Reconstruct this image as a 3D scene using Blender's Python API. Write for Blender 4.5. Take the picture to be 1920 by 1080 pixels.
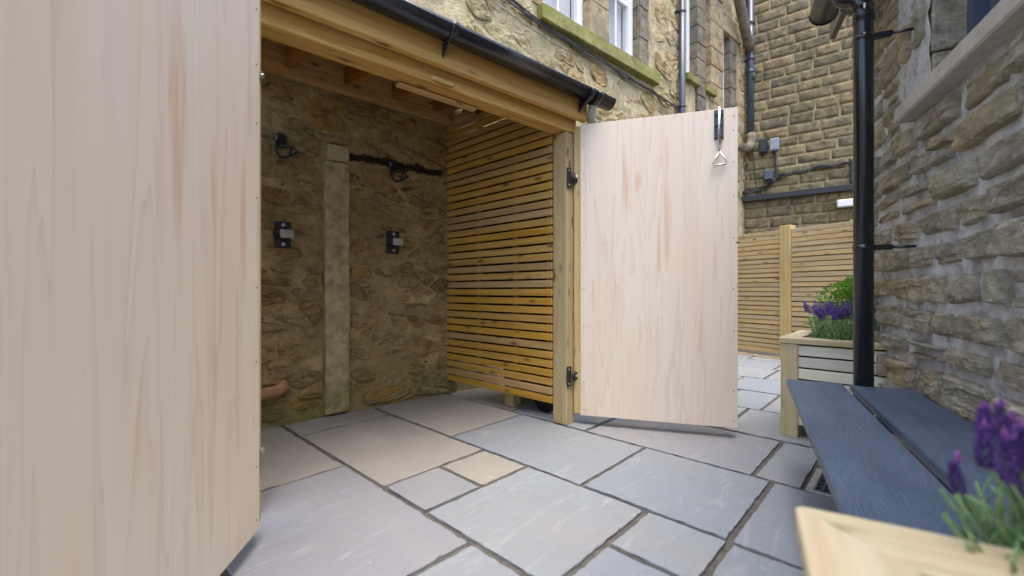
import bpy, bmesh, math, random
from mathutils import Vector, Matrix, noise
R = math.radians
for o in list(bpy.data.objects): bpy.data.objects.remove(o)
scene = bpy.context.scene
COL = scene.collection

# ------------------------------------------------------------------ camera, sky, sun, exposure
cam = bpy.data.objects.new('camera', bpy.data.cameras.new('camera'))
COL.objects.link(cam); scene.camera = cam
cam.location = (0, 0, 0.84); cam.rotation_euler = (R(90), 0, R(-46.6))
cam.data.sensor_width = 36; cam.data.lens = 15; cam.data.shift_y = 5/1920
cam.data.clip_start = 0.02; cam.data.clip_end = 300
cam.data.dof.use_dof = True; cam.data.dof.focus_distance = 2.5; cam.data.dof.aperture_fstop = 2.0
SUN_EL, SUN_AZ = 76, 208        # azimuth clockwise from +Y
world = bpy.data.worlds.new('World'); scene.world = world; world.use_nodes = True
wn = world.node_tree
sky = wn.nodes.new('ShaderNodeTexSky'); sky.sky_type = 'NISHITA'; sky.sun_disc = False
sky.sun_elevation = R(SUN_EL); sky.sun_rotation = R(SUN_AZ)
sky.air_density = 0.9; sky.dust_density = 3.0; sky.ozone_density = 1.0
bg = wn.nodes['Background']; bg.inputs['Strength'].default_value = 0.15
wn.links.new(sky.outputs[0], bg.inputs[0])
sl = bpy.data.lights.new('sun', 'SUN'); sl.energy = 0.8; sl.angle = R(36); sl.color = (1, .965, .92)
sun = bpy.data.objects.new('sun', sl); COL.objects.link(sun)
sd = Vector((math.sin(R(SUN_AZ))*math.cos(R(SUN_EL)), math.cos(R(SUN_AZ))*math.cos(R(SUN_EL)), math.sin(R(SUN_EL))))
sun.rotation_euler = sd.to_track_quat('Z', 'Y').to_euler()
vs = scene.view_settings; vs.view_transform = 'Standard'; vs.look = 'None'; vs.exposure = 1.9; vs.gamma = 1
scene.render.engine = 'CYCLES'

# ------------------------------------------------------------------ material helpers
class NT:
    def __init__(s, name):
        s.m = bpy.data.materials.new(name); s.m.use_nodes = True; s.t = s.m.node_tree
        s.b = s.t.nodes['Principled BSDF']
    def n(s, typ, ins=None, **kw):
        nd = s.t.nodes.new(typ)
        for k, v in kw.items(): setattr(nd, k, v)
        for k, v in (ins or {}).items(): s.set(nd.inputs[k], v)
        return nd
    def set(s, sock, v):
        if isinstance(v, bpy.types.NodeSocket): s.t.links.new(v, sock)
        elif isinstance(v, bpy.types.Node): s.t.links.new(v.outputs[0], sock)
        elif isinstance(v, (tuple, list)) and len(v) == 3 and sock.type == 'RGBA': sock.default_value = (*v, 1)
        else: sock.default_value = v
    def coords(s, scale=(1, 1, 1), rnd=True):
        tc = s.n('ShaderNodeTexCoord'); src = tc.outputs['Object']
        if rnd:
            oi = s.n('ShaderNodeObjectInfo'); s.rnd = oi.outputs['Random']
            mul = s.n('ShaderNodeMath', {0: s.rnd, 1: 53.7}, operation='MULTIPLY')
            add = s.n('ShaderNodeVectorMath', {0: src, 1: mul}, operation='ADD'); src = add.outputs[0]
        s.src = src
        mp = s.n('ShaderNodeMapping', {'Vector': src, 'Scale': scale}); return mp.outputs[0]
    def map(s, scale, rot=(0, 0, 0)): return s.n('ShaderNodeMapping', {'Vector': s.src, 'Scale': scale, 'Rotation': rot}).outputs[0]
    def noise(s, vec, scale, detail=4, rough=.55, dist=0): return s.n('ShaderNodeTexNoise', {'Vector': vec, 'Scale': scale, 'Detail': detail, 'Roughness': rough, 'Distortion': dist}).outputs['Fac']
    def ramp(s, fac, stops, interp='LINEAR'):
        r = s.n('ShaderNodeValToRGB', {'Fac': fac}); cr = r.color_ramp; cr.interpolation = interp
        while len(cr.elements) < len(stops): cr.elements.new(.5)
        for e, (p, c) in zip(cr.elements, stops):
            e.position = p; e.color = (*c, 1) if isinstance(c, (tuple, list)) else (c, c, c, 1)
        return r.outputs['Color']
    def mix(s, fac, a, b, mode='MIX'):
        m = s.n('ShaderNodeMix', data_type='RGBA', blend_type=mode)
        s.set(m.inputs[0], fac); s.set(m.inputs[6], a); s.set(m.inputs[7], b); return m.outputs[2]
    def math(s, op, a, b=0.0):
        return s.n('ShaderNodeMath', {0: a, 1: b}, operation=op).outputs[0]
    def bump(s, h, strength=.3, dist=.01):
        b = s.n('ShaderNodeBump', {'Height': h, 'Strength': strength, 'Distance': dist}); s.set(s.b.inputs['Normal'], b.outputs[0])
    def out(s, col, rough=.7, metal=0, spec=None):
        s.set(s.b.inputs['Base Color'], col); s.set(s.b.inputs['Roughness'], rough); s.b.inputs['Metallic'].default_value = metal
        if spec is not None: s.b.inputs['Specular IOR Level'].default_value = spec
        return s.m

def wood(name, dark, mid, light, knots=True, rough=.62, green=None, grain=.35, var=.34, ksel=.60):
    s = NT(name); v = s.coords((.8, 16, 16))
    a = s.noise(v, 2.2, 5, .6, .8); fine = s.noise(s.map((3, 90, 90)), 3, 3, .6)
    c = s.ramp(a, [(.3, dark), (.5, mid), (.72, light)])
    c = s.mix(s.math('MULTIPLY', fine, grain), c, dark)
    big = s.noise(s.map((1.3, 3, 3)), 2.0, 2)
    if green: c = s.mix(s.ramp(big, [(.45, 0.0), (.7, .6)]), c, green)
    hs = s.n('ShaderNodeHueSaturation', {'Color': c, 'Value': s.math('ADD', s.math('MULTIPLY', s.rnd, var), 1-var/2), 'Saturation': s.math('ADD', s.math('MULTIPLY', s.rnd, .25), .9)})
    c = hs.outputs[0]
    if knots:
        vo = s.n('ShaderNodeTexVoronoi', {'Vector': s.map((7, 20, 20)), 'Scale': 1.0})
        k = s.ramp(vo.outputs['Distance'], [(.10, .9), (.34, 0.0)])
        sel = s.ramp(vo.outputs['Color'], [(ksel, 0.0), (ksel+.03, 1.0)])
        c = s.mix(s.math('MULTIPLY', k, sel), c, tuple(x*.28 for x in dark))
    s.bump(s.math('ADD', a, s.math('MULTIPLY', fine, .5)), .25, .002)
    return s.out(c, rough)

def plywood(name):
    s = NT(name); s.coords((1, 1, 1))
    v = s.map((7.5, 1, .42))
    a = s.noise(v, 1.1, 3, .5, .5)
    rings = s.math('FRACT', s.math('MULTIPLY', a, 7.0))
    rr = s.ramp(rings, [(0, .0), (.6, .12), (.9, .45), (.965, 1.0), (1, .0)])
    patch = s.noise(s.map((4, 1, .8)), .8, 2)
    fine = s.noise(s.map((170, 1, 5)), 1.3, 3, .6)
    c = s.ramp(patch, [(.3, (.79, .665, .515)), (.55, (.82, .73, .60)), (.75, (.80, .655, .495))])
    c = s.mix(s.math('MULTIPLY', rr, .34), c, (.56, .36, .23))
    c = s.mix(s.math('MULTIPLY', fine, .30), c, (.62, .47, .37))
    fleck = s.noise(s.map((16, 1, 1.1)), 1.0, 2, .5)
    c = s.mix(s.ramp(fleck, [(.61, 0.0), (.72, .5)]), c, (.60, .36, .20))
    vo = s.n('ShaderNodeTexVoronoi', {'Vector': s.map((4.2, 1, 1.3)), 'Scale': 1.0})
    c = s.mix(s.ramp(vo.outputs['Distance'], [(.02, .6), (.10, 0.0)]), c, (.62, .36, .2))
    s.bump(fine, .08, .001)
    return s.out(c, .5, spec=.35)

def stone(name, cols, moss=None, mossamt=.3, lichen=None, bump=.6, scale=9, stain=None, smear=None, layered=1.0, damp=None, soot=None):
    s = NT(name); s.coords((1, 1, 1)); v = s.map((1, 1, layered))
    n = len(cols)
    base = s.ramp(s.rnd, [(i/(n-1), c) for i, c in enumerate(cols)])
    a = s.noise(v, scale, 6, .68); b = s.noise(v, scale*4.5, 4, .7); big = s.noise(v, scale*.35, 3)
    dark = tuple(x*.34 for x in cols[0]); lite = tuple(min(1, x*1.7+.03) for x in cols[-1])
    c = s.mix(s.ramp(a, [(.34, .8), (.52, 0.0)]), base, dark)
    c = s.mix(s.ramp(a, [(.54, 0.0), (.72, .6)]), c, lite)
    c = s.mix(s.math('MULTIPLY', b, .45), c, tuple(x*.5 for x in cols[0]))
    if stain: c = s.mix(s.ramp(big, [(.52, 0.0), (.66, .75)]), c, stain)
    pos = s.n('ShaderNodeNewGeometry').outputs['Position']
    if smear:
        m = s.noise(s.n('ShaderNodeMapping', {'Vector': pos, 'Scale': (1, 1, smear[3] if len(smear) > 3 else 1.8)}).outputs[0], smear[2], 6, .72, .4)
        c = s.mix(s.ramp(m, [(.62-smear[1]*.3, 0.0), (.70-smear[1]*.3, .88)]), c, s.mix(b, smear[0], tuple(x*.62 for x in smear[0])))
    if moss:
        mm = s.noise(pos, scale*.35, 6, .75)
        c = s.mix(s.ramp(mm, [(1-mossamt-.2, 0.0), (1-mossamt+.05, .8)]), c, moss)
    if damp:      # green algae growing up from the wet foot of the wall
        z = s.n('ShaderNodeSeparateXYZ', {0: pos}).outputs[2]
        f = s.math('ADD', s.ramp(z, [(.05, .22), (.75, 0.0)]), s.math('MULTIPLY', s.noise(pos, 5, 5, .7), .8))
        c = s.mix(s.ramp(f, [(.52, 0.0), (.72, .75)]), c, damp)
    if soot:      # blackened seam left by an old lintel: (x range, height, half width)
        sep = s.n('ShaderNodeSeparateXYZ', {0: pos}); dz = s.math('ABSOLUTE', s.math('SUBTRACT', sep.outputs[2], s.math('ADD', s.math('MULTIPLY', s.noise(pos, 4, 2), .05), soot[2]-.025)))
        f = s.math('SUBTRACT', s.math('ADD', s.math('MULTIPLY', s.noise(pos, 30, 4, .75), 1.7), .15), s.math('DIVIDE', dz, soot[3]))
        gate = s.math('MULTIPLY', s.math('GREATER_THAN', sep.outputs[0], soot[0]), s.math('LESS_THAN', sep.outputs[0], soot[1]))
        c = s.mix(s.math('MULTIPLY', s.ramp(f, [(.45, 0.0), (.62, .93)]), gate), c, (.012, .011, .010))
    if lichen: c = s.mix(s.ramp(s.noise(v, scale*1.4, 5, .75), [(.58, 0.0), (.68, .7)]), c, lichen)
    s.bump(s.math('ADD', a, s.math('MULTIPLY', b, .55)), bump, .03)
    return s.out(c, .9, spec=.15)

def plain(name, col, rough=.5, metal=0, var=.12, spec=None, bump=0):
    s = NT(name); v = s.coords((1, 1, 1)); a = s.noise(v, 25, 4, .6)
    c = s.mix(s.ramp(a, [(.35, 0.0), (.75, 1.0)]), tuple(x*(1-var) for x in col), tuple(min(1, x*(1+var)) for x in col))
    if bump: s.bump(a, bump, .004)
    return s.out(c, s.math('ADD', s.math('MULTIPLY', a, .08), rough-.04), metal, spec)

PINE = wood('treated_pine', (.40, .20, .05), (.60, .355, .105), (.70, .47, .18))
PINE_PALE = wood('pale_treated_pine', (.42, .28, .105), (.56, .41, .185), (.64, .51, .27), green=(.50, .44, .20))
PINE_WARM = wood('warm_slat_pine', (.36, .205, .058), (.48, .295, .092), (.56, .365, .135), var=.2, ksel=.70)
PINE_ROOF = wood('roof_pine', (.22, .09, .03), (.32, .145, .05), (.42, .22, .08))
FENCE_WOOD = wood('fence_pine', (.40, .29, .14), (.53, .41, .23), (.62, .51, .32), var=.2, ksel=.72)
PLANTER_WOOD = wood('planter_pine', (.42, .32, .17), (.55, .45, .27), (.66, .58, .40), green=(.50, .48, .31), grain=.6, var=.25, ksel=.70)
PLANTER_WHITE = wood('pale_planter_board', (.64, .59, .44), (.74, .70, .55), (.82, .79, .66), knots=False)
PLY = plywood('ply')
BLACK = plain('black_plastic', (.012, .013, .016), .24, var=.1, spec=.6)
BLACKM = plain('black_metal', (.018, .018, .020), .42, var=.3)
CASTIRON = plain('painted_pipe', (.06, .075, .10), .35, var=.2, spec=.5)
STEEL = plain('zinc_steel', (.62, .62, .60), .35, 1.0, var=.15)
WHITEP = plain('white_paint', (.80, .80, .79), .4, var=.03)
BLIND = plain('blind', (.78, .79, .8), .7, var=.05)
RUBBER = plain('rubber', (.015, .015, .015), .7)
SOIL = plain('soil', (.05, .035, .022), .95, var=.5, bump=.8)
CONCRETE = plain('concrete', (.42, .40, .36), .85, var=.25, bump=.3)
SILLM = plain('smooth_sill_stone', (.44, .41, .36), .8, var=.14, bump=.2)
TERRA = plain('terracotta', (.40, .22, .10), .7, var=.25)
GREYBOX = plain('grey_box', (.26, .29, .33), .5, var=.1)
SLATE = plain('slate', (.09, .095, .105), .6, var=.3, bump=.3)
FELT = plain('roof_felt', (.05, .05, .052), .9, var=.3)
GLASS = None
def glass():
    s = NT('window_glass'); s.b.inputs['Base Color'].default_value = (.02, .03, .04, 1)
    s.b.inputs['Roughness'].default_value = .03; s.b.inputs['Specular IOR Level'].default_value = .8
    s.b.inputs['Alpha'].default_value = .12; return s.m
GLASS = glass()
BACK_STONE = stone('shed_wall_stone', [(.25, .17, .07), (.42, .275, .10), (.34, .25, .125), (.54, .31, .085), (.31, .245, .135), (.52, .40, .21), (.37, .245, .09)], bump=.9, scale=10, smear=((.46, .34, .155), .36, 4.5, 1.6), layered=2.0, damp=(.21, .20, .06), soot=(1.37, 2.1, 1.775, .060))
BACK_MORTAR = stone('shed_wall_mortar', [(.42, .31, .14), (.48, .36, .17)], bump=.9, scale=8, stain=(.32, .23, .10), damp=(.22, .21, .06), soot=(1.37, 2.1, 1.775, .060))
JAMB = stone('jamb_stone', [(.46, .37, .20), (.58, .47, .27)], bump=.7, scale=10, damp=(.22, .235, .06), stain=(.33, .27, .15))
UP_STONE = stone('upper_wall_stone', [(.36, .27, .14), (.47, .355, .19), (.54, .35, .15), (.42, .34, .19), (.32, .265, .165), (.54, .42, .235), (.44, .285, .12)], moss=(.33, .32, .09), mossamt=.27, bump=.8, scale=10, smear=((.58, .48, .30), .46, 3.2, 1.3), layered=1.5)
UP_MORTAR = stone('upper_wall_mortar', [(.51, .42, .25), (.58, .48, .31)], moss=(.33, .32, .09), mossamt=.27, bump=.8, scale=9, stain=(.36, .31, .2))
ASHLAR = stone('ashlar_stone', [(.36, .25, .135), (.45, .34, .2), (.38, .32, .2)], bump=.3, stain=(.24, .2, .14))
QUOIN = stone('quoin_stone', [(.19, .165, .13), (.27, .225, .155), (.23, .195, .145)], bump=.4)
MOSSY = stone('mossy_sill', [(.30, .27, .12), (.35, .31, .15)], moss=(.20, .205, .045), mossamt=.47, bump=.4, scale=6)
BLOCK = stone('coursed_block_stone', [(.155, .13, .085), (.24, .19, .115), (.20, .17, .105), (.295, .22, .12), (.175, .155, .105), (.30, .22, .13)], moss=(.25, .24, .09), mossamt=.28, bump=.6, scale=11, smear=((.34, .275, .15), .26, 2.2, 1.0))
BLOCK_RED = stone('rust_block_stone', [(.36, .17, .07), (.40, .20, .09)], bump=.5, scale=11)
BLOCK_MORTAR = stone('block_mortar', [(.35, .28, .155), (.39, .32, .18)], moss=(.25, .24, .09), mossamt=.28, bump=.4, scale=5)
RUB_STONE = stone('rubble_stone', [(.47, .42, .31), (.58, .49, .33), (.46, .435, .355), (.60, .47, .28), (.42, .40, .33), (.57, .51, .38)], moss=(.32, .33, .19), mossamt=.30, lichen=(.62, .57, .46), bump=1.0, scale=12, stain=(.27, .23, .16), layered=1.8, smear=((.60, .595, .57), .06, 7.0, 2.0))
RUB_MORTAR = stone('rubble_mortar', [(.70, .71, .72), (.75, .76, .77)], bump=.9, scale=14)

def slabmat(name, stops):
    s = NT(name); v = s.coords((1, 1, 1))
    base = s.ramp(s.rnd, stops)
    a = s.noise(s.map((1, 1, 1), (0, 0, .6)), 2.2, 5, .6, 1.2)
    streak = s.noise(s.map((1.2, 6, 1), (0, 0, .5)), 2.5, 5, .6, 1.6)
    b = s.noise(v, 60, 3, .6)
    c = s.mix(s.ramp(a, [(.34, .45), (.55, 0.0)]), base, (.235, .235, .235))
    c = s.mix(s.ramp(streak, [(.57, 0.0), (.72, .22)]), c, (.54, .53, .52))
    c = s.mix(s.ramp(a, [(.60, 0.0), (.78, .5)]), c, (.40, .375, .325))
    c = s.mix(s.math('MULTIPLY', b, .22), c, (.26, .26, .26))
    sp = s.noise(v, 34, 3, .6)
    c = s.mix(s.ramp(sp, [(.68, 0.0), (.74, .35)]), c, (.55, .55, .54))
    st = s.noise(v, 1.1, 5, .7, .6)
    c = s.mix(s.ramp(st, [(.52, 0.0), (.70, .5)]), c, (.27, .26, .25))
    rv = s.noise(s.map((2.2, 7, 1), (0, 0, .35)), 5.0, 6, .7, 1.0)
    c = s.mix(s.ramp(rv, [(.35, .28), (.5, 0.0)]), c, (.22, .22, .225))
    s.bump(s.math('ADD', s.math('MULTIPLY', rv, 1.0), s.math('MULTIPLY', b, .22)), .42, .010)
    return s.out(c, s.math('ADD', s.math('MULTIPLY', a, .25), .42), spec=.4)
SLAB = slabmat('blue_grey_slab', [(0, (.195, .23, .27)), (.35, (.22, .245, .27)), (.7, (.23, .26, .28)), (1, (.195, .225, .275))])
SLAB_LILAC = slabmat('lilac_grey_slab', [(0, (.22, .225, .25)), (1, (.215, .225, .25))])
SLAB_BUFF_BOUNCE = slabmat('buff_bounce_slab', [(0, (.31, .28, .23)), (.5, (.30, .275, .235)), (1, (.315, .285, .235))])
JOINT = plain('paving_joint', (.105, .095, .08), .95, var=.35, bump=.6)
EARTH = plain('earth', (.20, .18, .15), .95, var=.3)

def composite():
    s = NT('composite_board'); v = s.coords((1.1, 4.2, 1))
    a = s.noise(v, 1.7, 2, .45, .5)
    rings = s.math('FRACT', s.math('MULTIPLY', a, 26.0))
    tri = s.ramp(rings, [(0, 0.0), (.5, 1.0), (1, 0.0)])
    patch = s.noise(s.map((2, 6, 1)), 1.6, 3)
    fine = s.noise(s.map((12, 120, 1)), 2, 3)
    c = s.ramp(patch, [(.3, (.055, .084, .130)), (.7, (.080, .115, .170))])
    c = s.mix(s.math('MULTIPLY', tri, s.ramp(patch, [(.38, .02), (.68, .42)])), c, (.145, .19, .25))
    s.bump(s.math('ADD', tri, s.math('MULTIPLY', fine, .6)), .5, .0025)
    return s.out(c, .45, spec=.5)
COMPOSITE = composite()
def leafmat(name, c1, c2, c3):
    s = NT(name); v = s.coords((1, 1, 1), True); a = s.noise(v, 55, 2)
    c = s.ramp(a, [(.3, c1), (.5, c2), (.7, c3)]); m = s.out(c, .55, spec=.3)
    tr = s.n('ShaderNodeBsdfTranslucent', {'Color': c}); mx = s.n('ShaderNodeMixShader', {0: .3})
    s.t.links.new(s.b.outputs[0], mx.inputs[1]); s.t.links.new(tr.outputs[0], mx.inputs[2])
    s.t.links.new(mx.outputs[0], s.t.nodes['Material Output'].inputs[0]); return m
LAV_LEAF = leafmat('lavender_leaf', (.20, .36, .15), (.32, .52, .25), (.46, .64, .36))
LAV_LEAF_NEAR = leafmat('near_lavender_leaf', (.10, .20, .07), (.17, .31, .12), (.27, .40, .20))
LAV_STEM = leafmat('lavender_stem', (.20, .30, .12), (.26, .38, .16), (.32, .42, .2))
LAV_FLOWER = leafmat('lavender_flower', (.05, .02, .12), (.10, .045, .22), (.18, .09, .31))
LAV_LILAC = leafmat('lilac_flower', (.10, .05, .24), (.18, .10, .36), (.28, .18, .48))
LAV_BRACT = leafmat('lavender_bract', (.20, .05, .25), (.28, .09, .33), (.34, .15, .40))
BUSH_LEAF = leafmat('bush_leaf', (.07, .16, .015), (.14, .29, .025), (.25, .42, .05))
BARK = plain('bark', (.12, .085, .05), .9, var=.4)

# ------------------------------------------------------------------ object helpers
def tag(o, label=None, cat=None, group=None, kind=None):
    if label: o['label'] = label
    if cat: o['category'] = cat
    if group: o['group'] = group
    if kind: o['kind'] = kind
    return o
def link(name, me, mat, parent=None, loc=(0, 0, 0), rot=(0, 0, 0)):
    o = bpy.data.objects.new(name, me); COL.objects.link(o)
    if me is not None and mat is not None and not me.materials: me.materials.append(mat)
    if parent: o.parent = parent
    o.location = loc; o.rotation_euler = rot; return o
def empty(name, loc=(0, 0, 0), rz=0.0, label=None, cat=None, group=None):
    o = link(name, None, None, None, loc, (0, 0, rz)); o.empty_display_size = .1; return tag(o, label, cat, group)
def smooth(me, on=True):
    for p in me.polygons: p.use_smooth = on
    return me
BOXES = {}
def boxmesh(sx, sy, sz, mat, bev=.003):
    key = (round(sx, 4), round(sy, 4), round(sz, 4), mat.name, bev)
    if key in BOXES: return BOXES[key]
    bm = bmesh.new(); bmesh.ops.create_cube(bm, size=1); bmesh.ops.scale(bm, vec=(sx, sy, sz), verts=bm.verts)
    if bev: bmesh.ops.bevel(bm, geom=bm.edges[:], offset=bev, segments=1, affect='EDGES')
    me = bpy.data.meshes.new('box'); bm.to_mesh(me); bm.free(); me.materials.append(mat); BOXES[key] = me; return me
def box(name, lo, hi, mat, parent=None, bev=.003, axis='x'):
    """board between two corners; its grain runs along the given axis"""
    s = [hi[i]-lo[i] for i in range(3)]; c = [(hi[i]+lo[i])/2 for i in range(3)]
    if axis == 'x': return link(name, boxmesh(*s, mat, bev), mat, parent, c)
    if axis == 'z': return link(name, boxmesh(s[2], s[1], s[0], mat, bev), mat, parent, c, (0, R(90), 0))
    return link(name, boxmesh(s[1], s[0], s[2], mat, bev), mat, parent, c, (0, 0, R(90)))
def mesh(name, verts, faces, mat, parent=None, sm=False, loc=(0, 0, 0), rot=(0, 0, 0)):
    me = bpy.data.meshes.new(name); me.from_pydata([tuple(v) for v in verts], [], faces); me.update()
    bm = bmesh.new(); bm.from_mesh(me); bmesh.ops.recalc_face_normals(bm, faces=bm.faces); bm.to_mesh(me); bm.free()
    smooth(me, sm); return link(name, me, mat, parent, loc, rot)
def tube_geo(pts, r, n=10, caps=True, rads=None):
    pts = [Vector(p) for p in pts]; V = []; F = []
    up = Vector((0, 0, 1)); prev = None
    for i, p in enumerate(pts):
        t = (pts[min(i+1, len(pts)-1)]-pts[max(i-1, 0)]).normalized()
        if prev is None: a = t.cross(up) if abs(t.z) < .95 else t.cross(Vector((1, 0, 0)))
        else: a = prev-t*prev.dot(t)
        a.normalize(); prev = a; b = t.cross(a); rr = rads[i] if rads else r
        for k in range(n):
            an = 2*math.pi*k/n; V.append(p+(a*math.cos(an)+b*math.sin(an))*rr)
    for i in range(len(pts)-1):
        for k in range(n):
            F.append((i*n+k, i*n+(k+1) % n, (i+1)*n+(k+1) % n, (i+1)*n+k))
    if caps: F.append(tuple(range(n))); F.append(tuple((len(pts)-1)*n+k for k in range(n)))
    return V, F
def tube(name, pts, r, mat, parent=None, n=12, rads=None):
    V, F = tube_geo(pts, r, n, True, rads); return mesh(name, V, F, mat, parent, True)
def join_geo(parts):
    V = []; F = []
    for v, f in parts:
        o = len(V); V += list(v); F += [tuple(i+o for i in q) for q in f]
    return V, F
def box_geo(lo, hi):
    V = [Vector((x, y, z)) for x in (lo[0], hi[0]) for y in (lo[1], hi[1]) for z in (lo[2], hi[2])]
    return V, [(0, 1, 3, 2), (4, 6, 7, 5), (0, 4, 5, 1), (2, 3, 7, 6), (0, 2, 6, 4), (1, 5, 7, 3)]
def arc(c, r, a0, a1, n, ax, ay):
    c = Vector(c); ax = Vector(ax); ay = Vector(ay)
    return [c+ax*r*math.cos(a0+(a1-a0)*i/n)+ay*r*math.sin(a0+(a1-a0)*i/n) for i in range(n+1)]

def gridp(i, n): return -1 if i == 0 else 1 if i == n else (-1+2*(i-1)/(n-2))*.955
# ---- a rubble stone: quad corners in wall coordinates (x, z), bulging to local -y
def stone_piece(name, q, depth, seed, mat, parent, nx=7, nz=5, rough=.012, rnd=.25, wob=.012, flat=5, crisp=False):
    cx = sum(p[0] for p in q)/4; cz = sum(p[1] for p in q)/4
    V = []; F = []; sv = Vector((seed*7.31, seed*3.17, seed*1.7)); tl = (noise.noise(sv)*1.5, noise.noise(sv+Vector((4, 4, 4)))*1.5)
    for j in range(nz+1):
        for i in range(nx+1):
            a = gridp(i, nx); b = gridp(j, nz)
            a2 = a*math.sqrt(max(0, 1-rnd*b*b*.9)) ; b2 = b*math.sqrt(max(0, 1-rnd*a*a*.9))
            u = (a2+1)/2; v = (b2+1)/2
            x = (q[0][0]*(1-u)+q[1][0]*u)*(1-v)+(q[3][0]*(1-u)+q[2][0]*u)*v
            z = (q[0][1]*(1-u)+q[1][1]*u)*(1-v)+(q[3][1]*(1-u)+q[2][1]*u)*v
            P = Vector((x*5, 0, z*5))+sv
            x += noise.noise(P*1.6)*wob; z += noise.noise(P*1.6+Vector((9, 9, 9)))*wob
            e = max(abs(a), abs(b)); h = depth*(1-e**flat)
            edge = i in (0, nx) or j in (0, nz)
            y = (.020 if crisp else .010) if edge else -(h+(a*tl[0]+b*tl[1])*rough+noise.noise(P*.9)*rough*1.2+(abs(noise.noise(P*2.1))-.25)*rough*1.6+noise.noise(P*6)*rough*.4+noise.noise(Vector((P.x*.7, 3, P.z*5)))*rough*.4)
            if crisp and not edge:      # broken ledges of bedded sandstone
                ld = noise.noise(Vector((P.x*.45, seed, P.z*3.2))); y += (.008 if ld > .22 else -.004 if ld < -.25 else 0)+noise.noise(P*11)*.004
            V.append((x-cx, y, z-cz))
    for j in range(nz):
        for i in range(nx):
            k = j*(nx+1)+i; F.append((k, k+1, k+nx+2, k+nx+1))
    me = bpy.data.meshes.new(name); me.from_pydata(V, [], F); smooth(me, not crisp); me.update()
    return link(name, me, mat, parent, (cx, 0, cz))
def courses(x0, x1, z0, z1, hs, ws, seed, jit=.3, gap=.012, skip=None, wave=.02, tall=0.0):
    """irregular courses of quads inside a rectangle of a wall"""
    rg = random.Random(seed); out = []; zs = [z0]
    while zs[-1] < z1-hs[0]*.6: zs.append(zs[-1]+rg.uniform(*hs))
    zs[-1] = z1
    def zz(k, x):
        if k == 0 or k == len(zs)-1: return zs[k]
        return zs[k]+noise.noise(Vector((x*1.7, k*5.3, seed)))*wave*1.6
    for k in range(len(zs)-1):
        x = x0-rg.uniform(0, ws[0]) if rg.random() < .5 else x0
        while x < x1:
            w = rg.uniform(*ws); xe = min(x+w, x1)
            if x1-xe < ws[0]*.5: xe = x1
            xs = max(x, x0); H = zs[k+1]-zs[k]; ji = jit*H*.5; g = gap/2
            if xe-xs > .03:
                q = [(xs+g+rg.uniform(0, ji), zz(k, xs)+g+rg.uniform(0, ji*.5)), (xe-g-rg.uniform(0, ji), zz(k, xe)+g+rg.uniform(0, ji*.5)),
                     (xe-g-rg.uniform(0, ji), zz(k+1, xe)-g-rg.uniform(0, ji*.5)), (xs+g+rg.uniform(0, ji), zz(k+1, xs)-g-rg.uniform(0, ji*.5))]
                if rg.random() < tall and xe-xs > .16:      # split a long stone into two thin ones
                    m0 = ((q[0][0]+q[3][0])/2, (q[0][1]+q[3][1])/2); m1 = ((q[1][0]+q[2][0])/2, (q[1][1]+q[2][1])/2)
                    cand = [[q[0], q[1], (m1[0], m1[1]-g), (m0[0], m0[1]-g)], [(m0[0], m0[1]+g), (m1[0], m1[1]+g), q[2], q[3]]]
                else: cand = [q]
                for c in cand:
                    bx = (min(p[0] for p in c), min(p[1] for p in c), max(p[0] for p in c), max(p[1] for p in c))
                    if not (skip and any(bx[0] < s[2] and bx[2] > s[0] and bx[1] < s[3] and bx[3] > s[1] for s in skip)): out.append(c)
            x = xe
    return out
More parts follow.
